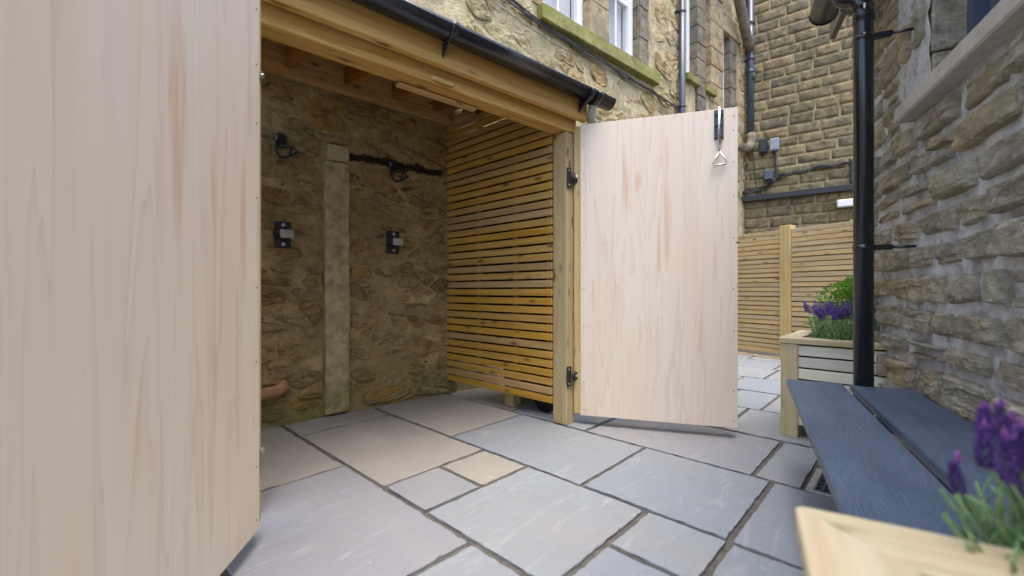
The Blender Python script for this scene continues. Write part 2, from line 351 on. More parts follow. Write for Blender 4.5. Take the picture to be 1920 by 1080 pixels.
def cells(x0, x1, z0, z1, cw, ch, seed, gap, skip=(), jit=.85):
    """random rubble layout: clipped Voronoi cells stretched along x"""
    rg = random.Random(seed); nx = max(2, round((x1-x0)/cw)); nz = max(2, round((z1-z0)/ch)); P = []
    for j in range(-1, nz+1):
        for i in range(-1, nx+1):
            if rg.random() < .16: continue
            P.append((x0+(i+.5+(.5 if j % 2 else 0)+rg.uniform(-.5, .5)*jit)*cw, z0+(j+.5+rg.uniform(-.5, .5)*jit)*ch))
            if rg.random() < .14: P.append((P[-1][0]+rg.uniform(.3, .6)*cw, P[-1][1]+rg.uniform(.2, .5)*ch))
    k = ch/cw; out = []
    for a in P:
        poly = [(a[0]-2*cw, a[1]-2*ch), (a[0]+2*cw, a[1]-2*ch), (a[0]+2*cw, a[1]+2*ch), (a[0]-2*cw, a[1]+2*ch)]
        def clip(poly, nx_, nz_, c):
            o = []
            for p, q in zip(poly, poly[1:]+poly[:1]):
                dp = p[0]*nx_+p[1]*nz_-c; dq = q[0]*nx_+q[1]*nz_-c
                if dp <= 0: o.append(p)
                if dp*dq < 0: t = dp/(dp-dq); o.append((p[0]+(q[0]-p[0])*t, p[1]+(q[1]-p[1])*t))
            return o
        for b in P:
            if b is a or abs(b[0]-a[0]) > 3*cw or abs(b[1]-a[1]) > 3*ch: continue
            nx_ = (b[0]-a[0])*k*k; nz_ = b[1]-a[1]; l = math.hypot(nx_, nz_) or 1; mx, mz = (a[0]+b[0])/2, (a[1]+b[1])/2
            poly = clip(poly, nx_/l, nz_/l, (mx*nx_+mz*nz_)/l-gap/2)
            if len(poly) < 3: break
        for nn in ((-1, 0, -x0), (1, 0, x1), (0, -1, -z0), (0, 1, z1)):
            if len(poly) > 2: poly = clip(poly, *nn)
        if len(poly) < 3: continue
        cx = sum(p[0] for p in poly)/len(poly); cz = sum(p[1] for p in poly)/len(poly)
        if max(p[0] for p in poly)-min(p[0] for p in poly) < .03 or max(p[1] for p in poly)-min(p[1] for p in poly) < .025: continue
        bx = (min(p[0] for p in poly), min(p[1] for p in poly), max(p[0] for p in poly), max(p[1] for p in poly))
        bad = False
        for s in skip:
            if s[0] < cx < s[2] and s[1] < cz < s[3]: bad = True; break
            if bx[0] < s[2] and bx[2] > s[0] and bx[1] < s[3] and bx[3] > s[1]:
                for nn, ok in (((1, 0, s[0]), cx <= s[0]), ((-1, 0, -s[2]), cx >= s[2]), ((0, 1, s[1]), cz <= s[1]), ((0, -1, -s[3]), cz >= s[3])):
                    if ok: poly = clip(poly, *nn); break
                if len(poly) < 3: bad = True; break
        if not bad: out.append(poly)
    return out
def poly_stone(name, poly, depth, seed, mat, parent, rough=.01, rings=((1, .0), (.96, .6), (.86, .85), (.66, 1.0), (.4, 1.0), (.2, 1.0)), seg=22, wob=.012, back=.014, crisp=False):
    for _ in range(2):       # round the corners
        o = []
        for p, q in zip(poly, poly[1:]+poly[:1]): o += [(p[0]*.78+q[0]*.22, p[1]*.78+q[1]*.22), (p[0]*.22+q[0]*.78, p[1]*.22+q[1]*.78)]
        poly = o
    L = [0]
    for p, q in zip(poly, poly[1:]+poly[:1]): L.append(L[-1]+math.hypot(q[0]-p[0], q[1]-p[1]))
    ring = []; k = 0; pl = poly+poly[:1]
    for i in range(seg):
        t = L[-1]*i/seg
        while L[k+1] < t: k += 1
        f = (t-L[k])/max(1e-6, L[k+1]-L[k]); ring.append((pl[k][0]+(pl[k+1][0]-pl[k][0])*f, pl[k][1]+(pl[k+1][1]-pl[k][1])*f))
    cx = sum(p[0] for p in ring)/seg; cz = sum(p[1] for p in ring)/seg; V = []; F = []; sv = Vector((seed*7.31, seed*3.17, seed*1.7))
    tx, tz = noise.noise(sv)*.25, noise.noise(sv+Vector((3, 3, 3)))*.25
    for r, h in rings:
        for (x, z) in ring:
            X = (x-cx)*r; Z = (z-cz)*r; Q = Vector((X*6, 0, Z*6))+sv
            X += noise.noise(Q*1.5)*wob; Z += noise.noise(Q*1.5+Vector((9, 9, 9)))*wob
            y = back if r == 1 else -(depth*h+(X*tx+Z*tz)*.5+(noise.noise(Q*1.2)*1.1+(abs(noise.noise(Q*2.7))-.25)*1.6+noise.noise(Q*8)*.45)*rough)
            V.append((X, y, Z))
    n = seg
    for l in range(len(rings)-1):
        for k in range(n): F.append((l*n+k, l*n+(k+1) % n, (l+1)*n+(k+1) % n, (l+1)*n+k))
    V.append((0, -depth, 0)); c = len(V)-1; l = len(rings)-1
    for k in range(n): F.append((l*n+k, l*n+(k+1) % n, c))
    me = bpy.data.meshes.new(name); me.from_pydata(V, [], F); smooth(me, not crisp); me.update()
    return link(name, me, mat, parent, (cx, 0, cz))
def mortar_sheet(name, x0, x1, z0, z1, step, amp, seed, mat, parent, holes=(), fr=6.0, off=0.0):
    xs = [x0+(x1-x0)*i/max(1, round((x1-x0)/step)) for i in range(max(1, round((x1-x0)/step))+1)]
    zs = [z0+(z1-z0)*i/max(1, round((z1-z0)/step)) for i in range(max(1, round((z1-z0)/step))+1)]
    for h in holes:      # snap grid lines to the opening edges
        for e in (h[0], h[2]):
            if x0 < e < x1: xs[min(range(len(xs)), key=lambda i: abs(xs[i]-e))] = e
        for e in (h[1], h[3]):
            if z0 < e < z1: zs[min(range(len(zs)), key=lambda i: abs(zs[i]-e))] = e
    V = []; F = []; nx = len(xs)
    for z in zs:
        for x in xs:
            P = Vector((x*fr, seed*3.3, z*fr)); V.append((x, off-(noise.noise(P)*.6+noise.noise(P*2.7)*.4)*amp, z))
    for j in range(len(zs)-1):
        for i in range(nx-1):
            mx = (xs[i]+xs[i+1])/2; mz = (zs[j]+zs[j+1])/2
            if any(h[0] < mx < h[2] and h[1] < mz < h[3] for h in holes): continue
            k = j*nx+i; F.append((k, k+1, k+nx+1, k+nx))
    me = bpy.data.meshes.new(name); me.from_pydata(V, [], F); smooth(me); me.update()
    return link(name, me, mat, parent)

# ================================================================== SETTING: ground and paving
ground = mesh('ground', [(-60, -60, -.04), (60, -60, -.04), (60, 60, -.04), (-60, 60, -.04)], [(0, 1, 2, 3)], EARTH); tag(ground, kind='structure')
patio = link('patio', None, None)
V = []; F = []; nx, ny = 64, 40
for j in range(ny+1):
    for i in range(nx+1):
        x = -2+10*i/nx; y = -3+6*j/ny; V.append((x, y, -.011+noise.noise(Vector((x*9, y*9, 0)))*.003))
for j in range(ny):
    for i in range(nx):
        k = j*(nx+1)+i; F.append((k, k+1, k+nx+2, k+nx+1))
bpy.data.objects.remove(patio)
patio = mesh('patio', V, F, JOINT, sm=True); tag(patio, kind='structure')
BUFF_BOUNCE = {(.945, 1.655), (.335, 1.99), (.945, 2.59), (1.54, 1.943), (1.243, 1.35), (2.155, 2.05)}; LILAC = {(.335, 1.078), (.945, 1.35), (2.155, .537), (4.59, .44), (3.37, 1.09)}  # shed-floor slabs have warm bounce light painted into their buff; small slab truly buff
def slab(x0, x1, y0, y1, seed):
    key = (x0, y0); SM = SLAB_BUFF_BOUNCE if key in BUFF_BOUNCE else SLAB_LILAC if key in LILAC else SLAB
    rg = random.Random(seed); g = .0105; x0 += g; x1 -= g; y0 += g; y1 -= g
    def edge(a, b, n):
        return [(a[0]+(b[0]-a[0])*t/n, a[1]+(b[1]-a[1])*t/n) for t in range(n)]
    nxx = max(5, int((x1-x0)/.022)); nyy = max(5, int((y1-y0)/.022))
    ring = edge((x0, y0), (x1, y0), nxx)+edge((x1, y0), (x1, y1), nyy)+edge((x1, y1), (x0, y1), nxx)+edge((x0, y1), (x0, y0), nyy)
    cx, cy = (x0+x1)/2, (y0+y1)/2; V = []; n = len(ring); tilt = (rg.uniform(-.003, .003), rg.uniform(-.003, .003)); dz = rg.uniform(-.001, .002)
    for lvl, (ins, z) in enumerate(((0.0, -.03), (0.0, -.003), (.0025, 0.0))):
        for (x, y) in ring:
            j = noise.noise(Vector((x*14, y*14, seed)))*.007+noise.noise(Vector((x*38, y*38, seed)))*.006
            dx, dy = x-cx, y-cy; fx = (abs(dx) > (x1-x0)/2-1e-4); fy = (abs(dy) > (y1-y0)/2-1e-4)
            X = x-(math.copysign(ins+j, dx) if fx else dx/((x1-x0)/2)*ins); Y = y-(math.copysign(ins+j, dy) if fy else dy/((y1-y0)/2)*ins)
            V.append((X-cx, Y-cy, z+dz+(tilt[0]*dx+tilt[1]*dy)+0))
    F = []
    for l in range(2):
        for k in range(n): F.append((l*n+k, l*n+(k+1) % n, (l+1)*n+(k+1) % n, (l+1)*n+k))
    V.append((0, 0, dz)); c = len(V)-1
    for k in range(n): F.append((2*n+k, 2*n+(k+1) % n, c))
    me = bpy.data.meshes.new('paving_slab'); me.from_pydata(V, [], F); me.update()
    return link('paving_slab', me, SM, patio, (cx, cy, 0))
ROWS = [(-.90, -.285, None), (-.285, .335, None), (.335, .945, [2.93, 1.99, 1.078, .47, -.14, -1.06]), (.945, 1.54, [2.87, 2.59, 1.655]), (1.54, 2.155, [2.85, 1.943, 1.05, .456, -.46, -1.07]),
        (2.155, 2.765, [2.95, 2.05, 1.44, .537, .345]), (2.765, 3.37, [2.6, 2.0, .86, .385, -.25, -1.1]), (3.37, 3.98, [2.6, 2.0, 1.09, .79, -.1, -1.0]), (3.98, 4.59, [2.6, 1.83, 1.22, .3, -.3, -1]), (4.59, 5.2, [2.6, 1.96, 1.05, .44, -.4, -1]), (5.2, 5.8, [2.6, 1.7, 1.1, .2, -.6]), (5.8, 6.4, [2.6, 1.5, .6, 0])]
sd_ = 1
for (a, b, ys) in ROWS:
    rg = random.Random(int(a*100)+7)
    if ys is None:
        ys = [2.9]
        while ys[-1] > -2: ys.append(ys[-1]-rg.choice([.61, .915, .305, .915]))
    for y1, y0 in zip(ys[:-1], ys[1:]):
        sd_ += 1; slab(a, b, y0, y1, sd_)
for q in [(.945, 1.243, 1.35, 1.655), (1.243, 1.54, 1.35, 1.655), (.945, 1.54, .745, 1.35), (1.243, 1.54, .45, .745), (.945, 1.243, .14, .745), (1.243, 1.54, -.16, .45), (.945, 1.243, -.47, .14), (2.47, 2.765, .04, .345), (2.155, 2.765, -.57, .04)]:
    sd_ += 1; slab(*q, sd_)
edging_n = 0
for k in range(9):      # brick edging at the foot of the fence
    t = -.1+k*.22; px, py = 6.30-.334*t, 1.85-.943*t
    link('edging_brick', boxmesh(.205, .10, .05, ASHLAR, .006), ASHLAR, patio, (px, py, -.012), (0, 0, R(-109.5)))

# ================================================================== MAIN STONE BUILDING (behind the shed)
WA = R(-6.5)
mb = empty('stone_building', (2.13, 2.77, 0), WA, 'tall old rubble stone building with mossy sills and white sash windows behind the shed', 'building')
JX0, JX1 = -.93, -.772
win_holes = [(1.10, 3.60, 1.80, 5.3), (2.15, 3.60, 2.74, 5.3), (3.90, 3.86, 4.16, 5.75), (4.42, 3.86, 4.60, 5.32), (5.02, 3.0, 5.28, 4.92)]
low = mortar_sheet('lower_wall', -3.2, .12, -.03, 2.36, .03, .016, 3, BACK_MORTAR, mb, fr=5)
rg = random.Random(5)
for i, q in enumerate(cells(-1.45, .12, 0.02, 2.30, .23, .092, 11, .012, [(JX0-.012, -1, JX1+.012, 1.83)])):
    poly_stone('stone', q, rg.choice([-.004, .0, .006, .010, .016, .022]), i+1, BACK_STONE, low, .013, wob=.016, back=.004, crisp=True)
up = mortar_sheet('upper_wall', -3.2, 6.0, 2.36, 5.85, .05, .016, 8, UP_MORTAR, mb, holes=win_holes, fr=4)
mortar_sheet('return_wall', .12, 6.0, -.03, 2.36, .08, .016, 9, UP_MORTAR, mb, fr=4)
sk = [(.98, 3.36, 3.10, 5.5), (3.82, 3.0, 5.5, 7)]
for i, q in enumerate(cells(.2, 5.95, 2.36, 3.43, .34, .19, 21, .02, sk)):
    poly_stone('stone', q, rg.choice([-.002, .004, .010, .014]), i+300, UP_STONE, up, .013, wob=.018, back=.004, crisp=True)
for i, q in enumerate(cells(-.4, 5.95, 3.43, 5.35, .36, .21, 22, .02, sk)):
    poly_stone('stone', q, rg.choice([-.002, .004, .010, .014]), i+600, UP_STONE, up, .013, wob=.018, back=.004, crisp=True)
# blocked-up door jamb in the shed wall
def block(name, lo, hi, mat, parent, seed, amp=.006, n=10):
    """worn squared stone: box with softly uneven faces"""
    bm = bmesh.new(); bmesh.ops.create_cube(bm, size=1)
    s = [hi[i]-lo[i] for i in range(3)]; bmesh.ops.scale(bm, vec=s, verts=bm.verts)
    bmesh.ops.bevel(bm, geom=bm.edges[:], offset=min(.007, min(s)*.2), segments=1, affect='EDGES')
    ax = max(range(3), key=lambda i: s[i])
    for k in range(1, n):
        co = [0, 0, 0]; co[ax] = -s[ax]/2+s[ax]*k/n; no = [0, 0, 0]; no[ax] = 1
        bmesh.ops.bisect_plane(bm, geom=bm.verts[:]+bm.edges[:]+bm.faces[:], plane_co=co, plane_no=no)
    for v in bm.verts:
        P = v.co*9+Vector((seed, 0, 0)); v.co += Vector((noise.noise(P), noise.noise(P+Vector((5, 5, 5))), noise.noise(P+Vector((9, 2, 4)))))*amp
    me = bpy.data.meshes.new(name); bm.to_mesh(me); bm.free()
    return link(name, me, mat, parent, [(hi[i]+lo[i])/2 for i in range(3)])
block('jamb_stone', (JX0, -.050, .02), (JX1, .05, 1.705), JAMB, low, 2, .008, 18)
block('lintel_stub', (-.907, -.038, 1.712), (-.770, .05, 1.822), JAMB, low, 4, .006, 3)
# sill, mullion, jambs and windows of the first pair
block('sill', (1.03, -.085, 3.44), (3.09, .10, 3.585), MOSSY, mb, 7, .006, 16)
def jamb_column(x0, x1, z0, z1, seed, hh=(.28, .5), mat=ASHLAR, yo=-.012, y1=.14, parent=None):
    rg = random.Random(seed); z = z0
    while z < z1-.01:
        h = min(rg.uniform(*hh), z1-z)
        if z1-z-h < .1: h = z1-z
        block('jamb_stone', (x0, yo-rg.uniform(0, .008), z+.004), (x1, y1, z+h-.004), mat, parent or mb, seed+z, .004, 3); z += h
jamb_column(.96, 1.10, 3.59, 5.3, 31)
jamb_column(1.80, 2.145, 3.59, 5.3, 33)
jamb_column(2.745, 2.94, 3.59, 5.3, 35, (.3, .4), QUOIN)
def window(x0, x1, z0, z1, y=.085, bars=True, mid=None):
    w = empty('window'); w.parent = mb; fw = .085; parts = []
    parts += [box_geo((x0, y, z0), (x0+fw, y+.09, z1)), box_geo((x1-fw, y, z0), (x1, y+.09, z1)), box_geo((x0+fw, y+.002, z0), (x1-fw, y+.09, z0+.07)), box_geo((x0+fw, y+.002, z1-fw), (x1-fw, y+.09, z1))]
    mid = mid or (z0+z1)/2
    parts += [box_geo((x0+fw, y+.02, mid-.025), (x1-fw, y+.07, mid+.025))]
    bpy.data.objects.remove(w)
    w = mesh('window', *join_geo(parts), WHITEP, mb)
    if bars: box('glazing_bar', ((x0+x1)/2-.011, y+.030, z0+.07), ((x0+x1)/2+.011, y+.060, z1-fw), WHITEP, w, .002)
    box('pane', (x0+fw, y+.044, z0+.07), (x1-fw, y+.050, z1-fw), GLASS, w, 0)
    sl = []
    zz = z0+.08
    while zz < z1-.1: sl.append(box_geo((x0+fw+.005, y+.10, zz), (x1-fw-.005, y+.112, zz+.019))); zz += .024
    mesh('blind', *join_geo(sl), BLIND, w)
    box('reveal_board', (x0-.02, y+.30, z0-.1), (x1+.02, y+.32, z1+.1), WHITEP, w, 0)
window(1.10, 1.80, 3.59, 5.28, mid=4.5); window(2.148, 2.742, 3.59, 5.28, mid=4.36)
block('lintel', (.9, -.02, 5.30), (3.0, .14, 5.6), ASHLAR, mb, 40)
# second, tighter group of windows beyond the first downpipe
block('sill', (3.84, -.07, 3.76), (4.20, .1, 3.86), MOSSY, mb, 41, .005, 5)
block('sill', (4.38, -.07, 3.76), (4.70, .1, 3.86), MOSSY, mb, 42, .005, 5)
jamb_column(4.16, 4.42, 3.2, 5.8, 43, (.22, .3), QUOIN, -.03)
jamb_column(4.60, 5.02, 3.0, 5.3, 44, (.25, .4), ASHLAR, -.02)
jamb_column(5.28, 5.5, 3.0, 4.9, 45, (.25, .4), QUOIN, -.02)
block('lintel', (4.36, -.03, 5.32), (5.0, .14, 5.6), ASHLAR, mb, 46)
block('lintel', (4.98, -.03, 4.92), (5.62, .14, 5.2), ASHLAR, mb, 47)
window(3.90, 4.16, 3.86, 5.75, bars=False); window(4.42, 4.60, 3.86, 5.32, bars=False); window(5.02, 5.28, 3.0, 4.92, bars=False)
box('eaves', (-3.2, -.10, 5.85), (6.0, .3, 5.95), QUOIN, mb, .01)
box('rear_mass', (-3.2, .52, 0), (6.0, 6.0, 5.85), QUOIN, mb, .01)
def pipe_with_clips(x, y, z0, z1, r, mat, parent, clips, joints=()):
    p = tube('downpipe', [(x, y, z0), (x, y, z1)], r, mat, parent, 16)
    for z in joints: tube('pipe_collar', [(x, y, z-.03), (x, y, z+.03)], r*1.18, mat, p, 16)
    for z in clips:
        tube('pipe_clip', [(x, y, z-.012), (x, y, z+.012)], r*1.12, BLACKM, p, 16)
        box('clip_lug', (x-r*1.9, y+r*.4, z-.012), (x-r*.9, 0.0, z+.012), BLACKM, p, .002)
    return p
pipe_with_clips(3.66, -.07, 0.03, 5.8, .040, CASTIRON, mb, (3.32, 4.60))
pipe_with_clips(5.86, -.10, 3.45, 5.8, .055, CASTIRON, mb, (), (4.50, 4.72, 5.32))
tube('branch_pipe', [(4.55, -.16, 5.75), (4.95, -.16, 5.70), (5.20, -.16, 5.50), (5.45, -.15, 5.15), (5.70, -.12, 4.93), (5.84, -.10, 4.88)], .075, QUOIN, mb, 14)
tube('swept_pipe', [(5.86, -.10, 3.47), (5.86, -.11, 3.38), (5.80, -.12, 3.26), (5.66, -.13, 3.18), (5.45, -.13, 3.14)], .07, QUOIN, mb, 14)
def cable(name, pts, r, mat, parent=None, wig=.006, seed=0, n=6, sub=10):
    P = []
    for a, b in zip(pts[:-1], pts[1:]):
        for k in range(sub):
            t = k/sub; v = Vector(a).lerp(Vector(b), t); m = len(P)
            P.append(v+Vector((0, noise.noise(Vector((m*.31, seed, 0)))*wig*.6, noise.noise(Vector((m*.27, seed+9, 0)))*wig)))
    P.append(Vector(pts[-1])); return tube(name, P, r, mat, parent, n)
CABLEM = plain('dusty_cable', (.06, .055, .05), .7, var=.5)
for k in range(4):
    c = cable('cable', [(.2, -.03-.006*k, 3.50+.012*k), (1.0, -.035, 3.40+.010*k), (2.0, -.04, 3.345+.010*k), (3.0, -.04, 3.315+.008*k), (3.60, -.05, 3.265+.01*k)], .0075, CABLEM, mb, .03, k*3.7)
cable('thin_cable', [(.4, -.03, 3.38), (1.2, -.03, 3.28), (1.9, -.03, 3.30)], .003, CABLEM, mb, .02, 20)

# ================================================================== COURSED BLOCK BUILDING (far right)
bb = empty('block_building', (7.94, 2.108, 0), R(-83.63), 'tall building of squared dark sandstone blocks in pale mortar at the far end', 'building')
bw = mortar_sheet('wall', -.02, 5.0, -.03, 5.95, .09, .004, 4, BLOCK_MORTAR, bb)
rg = random.Random(3)
for i, q in enumerate(courses(.0, 2.35, 1.55, 5.93, (.148, .175), (.26, .46), 61, .03, .014, None, .004)):
    m = BLOCK_RED if (abs((q[0][0]+q[1][0])/2-.77) < .17 and abs((q[0][1]+q[2][1])/2-4.62) < .07) else BLOCK
    stone_piece('stone', q, .009+rg.uniform(0, .006), i+900, m, bw, 8, 6, .0035, .015, .004, 30)
box('rear_mass', (0, .06, 0), (5.0, 4.0, 5.95), QUOIN, bb, .01)
box('cable_tray', (-.05, -.10, 2.325), (2.6, -.022, 2.415), BLACKM, bb, .004)
for k in range(3):
    cable('cable', [(-.05, -.05, 2.44+.03*k), (.3, -.04, 2.50+.02*k), (.55, -.04, 2.66+.02*k), (1.0, -.04, 2.72+.015*k), (1.5, -.04, 2.74+.01*k), (2.6, -.04, 2.72)], .010, BLACKM, bb, .04, 40+k)
cable('cable', [(.10, -.03, 4.2), (.12, -.03, 3.3), (.16, -.03, 2.9), (.2, -.03, 2.45)], .006, BLACKM, bb, .02, 50)
cable('cable', [(.45, -.05, 3.08), (.46, -.05, 2.9), (.47, -.05, 2.66)], .016, BLACKM, bb, .02, 51)
cable('cable', [(1.42, -.05, 2.80), (1.42, -.06, 2.42)], .02, BLACKM, bb, .01, 52)
def wallbox(name, x, z, w, h, d, mat, label, rnd=.01):
    o = link(name, boxmesh(w, d, h, mat, rnd), mat, None, bb.matrix_world @ Vector((0, 0, 0)))
    M = Matrix.Translation((7.94, 2.108, 0)) @ Matrix.Rotation(R(-83.63), 4, 'Z'); o.location = M @ Vector((x, -.022-d/2, z)); o.rotation_euler = (0, 0, R(-83.63))
    l = link('cover', boxmesh(w*.86, .012, h*.86, mat, .004), mat, o, (0, -d/2-.005, 0))
    link('cable_gland', smooth(bpy.data.meshes.new('g')), mat, o) if False else None
    V, F = tube_geo([(0, 0, -h/2-.05), (0, 0, -h/2+.01)], .02, 8); mesh('cable_gland', V, F, BLACKM, o, True)
    return tag(o, label, 'junction box', 'electrical boxes on the block wall')
wallbox('junction_box', .29, 3.21, .12, .23, .07, BLACKM, 'black weathered junction box beside the grey box on the block wall')
wallbox('junction_box', .445, 3.20, .13, .20, .08, GREYBOX, 'pale grey junction box high on the block wall')
wallbox('junction_box', .36, 2.72, .13, .16, .08, CASTIRON, 'small dark junction box just above the black cable tray')
lt = link('bulkhead_light', boxmesh(.42, .09, .11, WHITEP, .012), WHITEP); tag(lt, 'white bulkhead light under the cable tray behind the downpipe', 'light')
M = Matrix.Translation((7.94, 2.108, 0)) @ Matrix.Rotation(R(-83.63), 4, 'Z'); lt.location = M @ Vector((1.46, -.07, 2.14)); lt.rotation_euler = (0, 0, R(-83.63))
link('lamp_base', boxmesh(.36, .02, .08, GREYBOX, .004), GREYBOX, lt, (0, .045, 0))
bt = tube('wall_tap', [(0, 0, 0), (0, -.09, 0), (0, -.10, -.10)], .018, CASTIRON); bt.location = M @ Vector((.16, -.02, 4.42)); bt.rotation_euler = (0, 0, R(-83.63))
tag(bt, 'little rusty bracket on the block wall beside the corner pipe', 'bracket')

# ================================================================== SLATTED FENCE (far)
FA = R(-109.47)
fe = empty('slatted_fence', (6.435, 1.775, 0), FA, 'tall pale timber fence of horizontal slats across the far end', 'fence')
rg = random.Random(8); pitch = .0605
for (x0, x1) in ((-1.0, .585), (.715, 3.0)):
    z = .045; k = 0
    while z < 1.60:
        h = .049+rg.uniform(-.002, .002)
        o = box('slat', (x0, -.024, z), (x1, 0.0, z+.0475), FENCE_WOOD, fe, .002); o.location.z += rg.uniform(-.0025, .0025); o.rotation_euler.y = rg.uniform(-.002, .002)
        if z < 1.54: box('gap_blocker_slat', (x0, .042, z+.030), (x1, .060, z+.0755), FENCE_WOOD, fe, .002)  # added second slat row, blocks light so the gaps look dark
        z += pitch; k += 1
for x in (-1.0, .65, 2.3): box('post', (x-.062, -.055, -.02), (x+.062, .07, 1.655 if x != .65 else 1.652), PINE_PALE, fe, .004, 'z')
for x in (-.3, 1.35, 1.9): box('batten', (x-.025, .001, .04), (x+.025, .04, 1.62), FENCE_WOOD, fe, .003, 'z')

# ================================================================== RIGHT RUBBLE OUTBUILDING
rb = empty('rubble_outbuilding', (3.0, .14, 0), R(197.4), 'low rubble stone building with thick grey mortar beside the bench', 'building')
RH = [(.62, 1.64, 2.3, 2.7)]
rw = mortar_sheet('wall', -.10, 4.6, -.03, 2.75, .028, .016, 6, RUB_MORTAR, rb, holes=RH, fr=11, off=-.004)
rg = random.Random(14)
for i, q in enumerate(courses(-.11, 2.4, .0, 1.56, (.10, .165), (.17, .40), 77, .12, .034, [(.46, 1.55, 2.6, 3)], .020, .10)):
    stone_piece('stone', q, rg.uniform(.022, .045), i+1500, RUB_STONE, rw, 30, 15, .008, .06, .008, 22, True)
for i, q in enumerate(courses(-.11, .62, 1.575, 2.7, (.10, .2), (.12, .3), 78, .22, .03, [(.44, 1.5, 2.6, 1.66), (.60, 1.5, 3, 3)], .03, .2)):
    stone_piece('stone', q, rg.uniform(.02, .045), i+1700, RUB_STONE, rw, 24, 15, .011, .05, .014, 20, True)
block('sill', (.47, -.075, 1.573), (2.5, .12, 1.640), SILLM, rb, 60, .002, 12)
# window reveal stones, frame and glass set back from the face
for i, (z0, z1) in enumerate(((1.645, 1.80), (1.805, 2.0), (2.005, 2.22), (2.225, 2.45), (2.455, 2.7))):
    block('reveal_stone', (.47+.03*(i % 2), .004, z0), (.625+.012*(i % 2), .2, z1), RUB_STONE, rw, 70+i, .012, 4)
WFM = plain('blue_grey_frame', (.07, .10, .15), .4, var=.1)
parts = [box_geo((.63, .10, 1.642), (.69, .17, 2.7)), box_geo((.69, .102, 1.642), (2.3, .17, 1.70)), box_geo((1.2, .104, 1.70), (1.25, .165, 2.7)), box_geo((.745, .118, 1.70), (.785, .16, 2.7)), box_geo((.785, .118, 1.70), (1.2, .16, 1.74))]
w = mesh('window', *join_geo(parts), WFM, rb)
box('pane', (.69, .138, 1.70), (1.2, .144, 2.7), GLASS, w, 0); box('pane', (1.25, .138, 1.70), (2.3, .144, 2.7), GLASS, w, 0)
box('blind', (.69, .20, 1.70), (2.3, .205, 2.7), BLIND, w, 0)
box('rear_mass', (-.10, .23, 0), (4.6, 3.0, 2.7), QUOIN, rb, .01)
box('end_quoin', (-.13, .0, -.02), (-.10, .23, 2.7), RUB_STONE, rb, .004, 'z')
# eaves: black soffit, fascia, half-round gutter, outlet and swan-neck
box('soffit', (-.14, -.16, 2.42), (.42, .02, 2.44), BLACK, rb, .002)
box('soffit', (.43, -.09, 2.70), (4.6, .02, 2.72), BLACK, rb, .002)
box('fascia', (-.14, -.19, 2.30), (.42, -.162, 2.70), BLACK, rb, .002)
box('fascia', (.43, -.118, 2.56), (4.6, -.092, 2.73), BLACK, rb, .002)
mesh('roof', [(-.1, -.15, 2.78), (4.65, -.15, 2.78), (4.65, 3.0, 3.5), (-.1, 3.0, 3.5), (-.1, -.15, 2.74), (4.65, -.15, 2.74), (4.65, 3.0, 3.46), (-.1, 3.0, 3.46)], [(0, 1, 2, 3), (4, 5, 6, 7), (0, 1, 5, 4), (1, 2, 6, 5), (2, 3, 7, 6), (3, 0, 4, 7)], SLATE, rb)
def half_gutter(name, x0, x1, yc, zc, r, mat, parent, n=14, th=.004):
    V = []; F = []
    prof = [(yc+r*math.cos(math.pi+math.pi*k/n), zc+r*math.sin(math.pi+math.pi*k/n)) for k in range(n+1)]+[(yc+(r-th)*math.cos(2*math.pi-math.pi*k/n), zc+(r-th)*math.sin(2*math.pi-math.pi*k/n)) for k in range(n+1)]
    m = len(prof)
    for x in (x0, x1): V += [(x, p[0], p[1]) for p in prof]
    for k in range(m): F.append((k, (k+1) % m, m+(k+1) % m, m+k))
    for s in (0, m):
        for k in range(n): F.append((s+k, s+k+1, s+m-2-k, s+m-1-k))
    return mesh(name, V, F, mat, parent, True)
def half_disc(name, x, yc, zc, r, mat, parent, t=.006, n=14):
    V = []; F = []
    for dx in (0, t): V += [(x+dx, yc+r*math.cos(math.pi+math.pi*k/n), zc+r*math.sin(math.pi+math.pi*k/n)) for k in range(n+1)]
    m = n+1; F = [tuple(range(m)), tuple(range(m, 2*m))]+[(k, k+1, m+k+1, m+k) for k in range(n)]+[(0, m, 2*m-1, n)]
    return mesh(name, V, F, mat, parent)
g = half_gutter('gutter', .10, 4.6, -.262, 2.34, .066, BLACK, rb); half_disc('stop_end', .094, -.262, 2.34, .068, BLACK, g)
DX, DY = .513, -.190          # downpipe on the wall
outlet = tube('outlet', [(.48, -.262, 2.30), (.48, -.262, 2.20)], .040, BLACK, g, 18)
tube('collar', [(.48, -.262, 2.215), (.48, -.262, 2.19)], .046, BLACK, g, 18)
dp = tube('downpipe', [(DX, DY, .02), (DX, DY, 2.08), (DX, DY-.004, 2.11), (DX, DY-.018, 2.135), (DX-.008, DY-.032, 2.15), (DX-.018, DY-.050, 2.158), (DX-.028, DY-.066, 2.172), (DX-.033, DY-.072, 2.19), (DX-.033, DY-.072, 2.21)], .0365, BLACK, rb, 24)
tube('socket', [(DX, DY, 2.03), (DX, DY, 2.10)], .0395, BLACK, dp, 24)
for z in (1.03, 1.96):
    tube('pipe_clip', [(DX, DY, z-.013), (DX, DY, z+.013)], .039, BLACK, dp, 24)
    box('clip_arm', (DX-.012, DY+.034, z-.012), (DX+.012, DY+.10, z+.012), BLACK, dp, .003)
    tube('clip_bolt', [(DX, DY+.099, z), (DX, .0, z)], .006, BLACK, dp, 8)

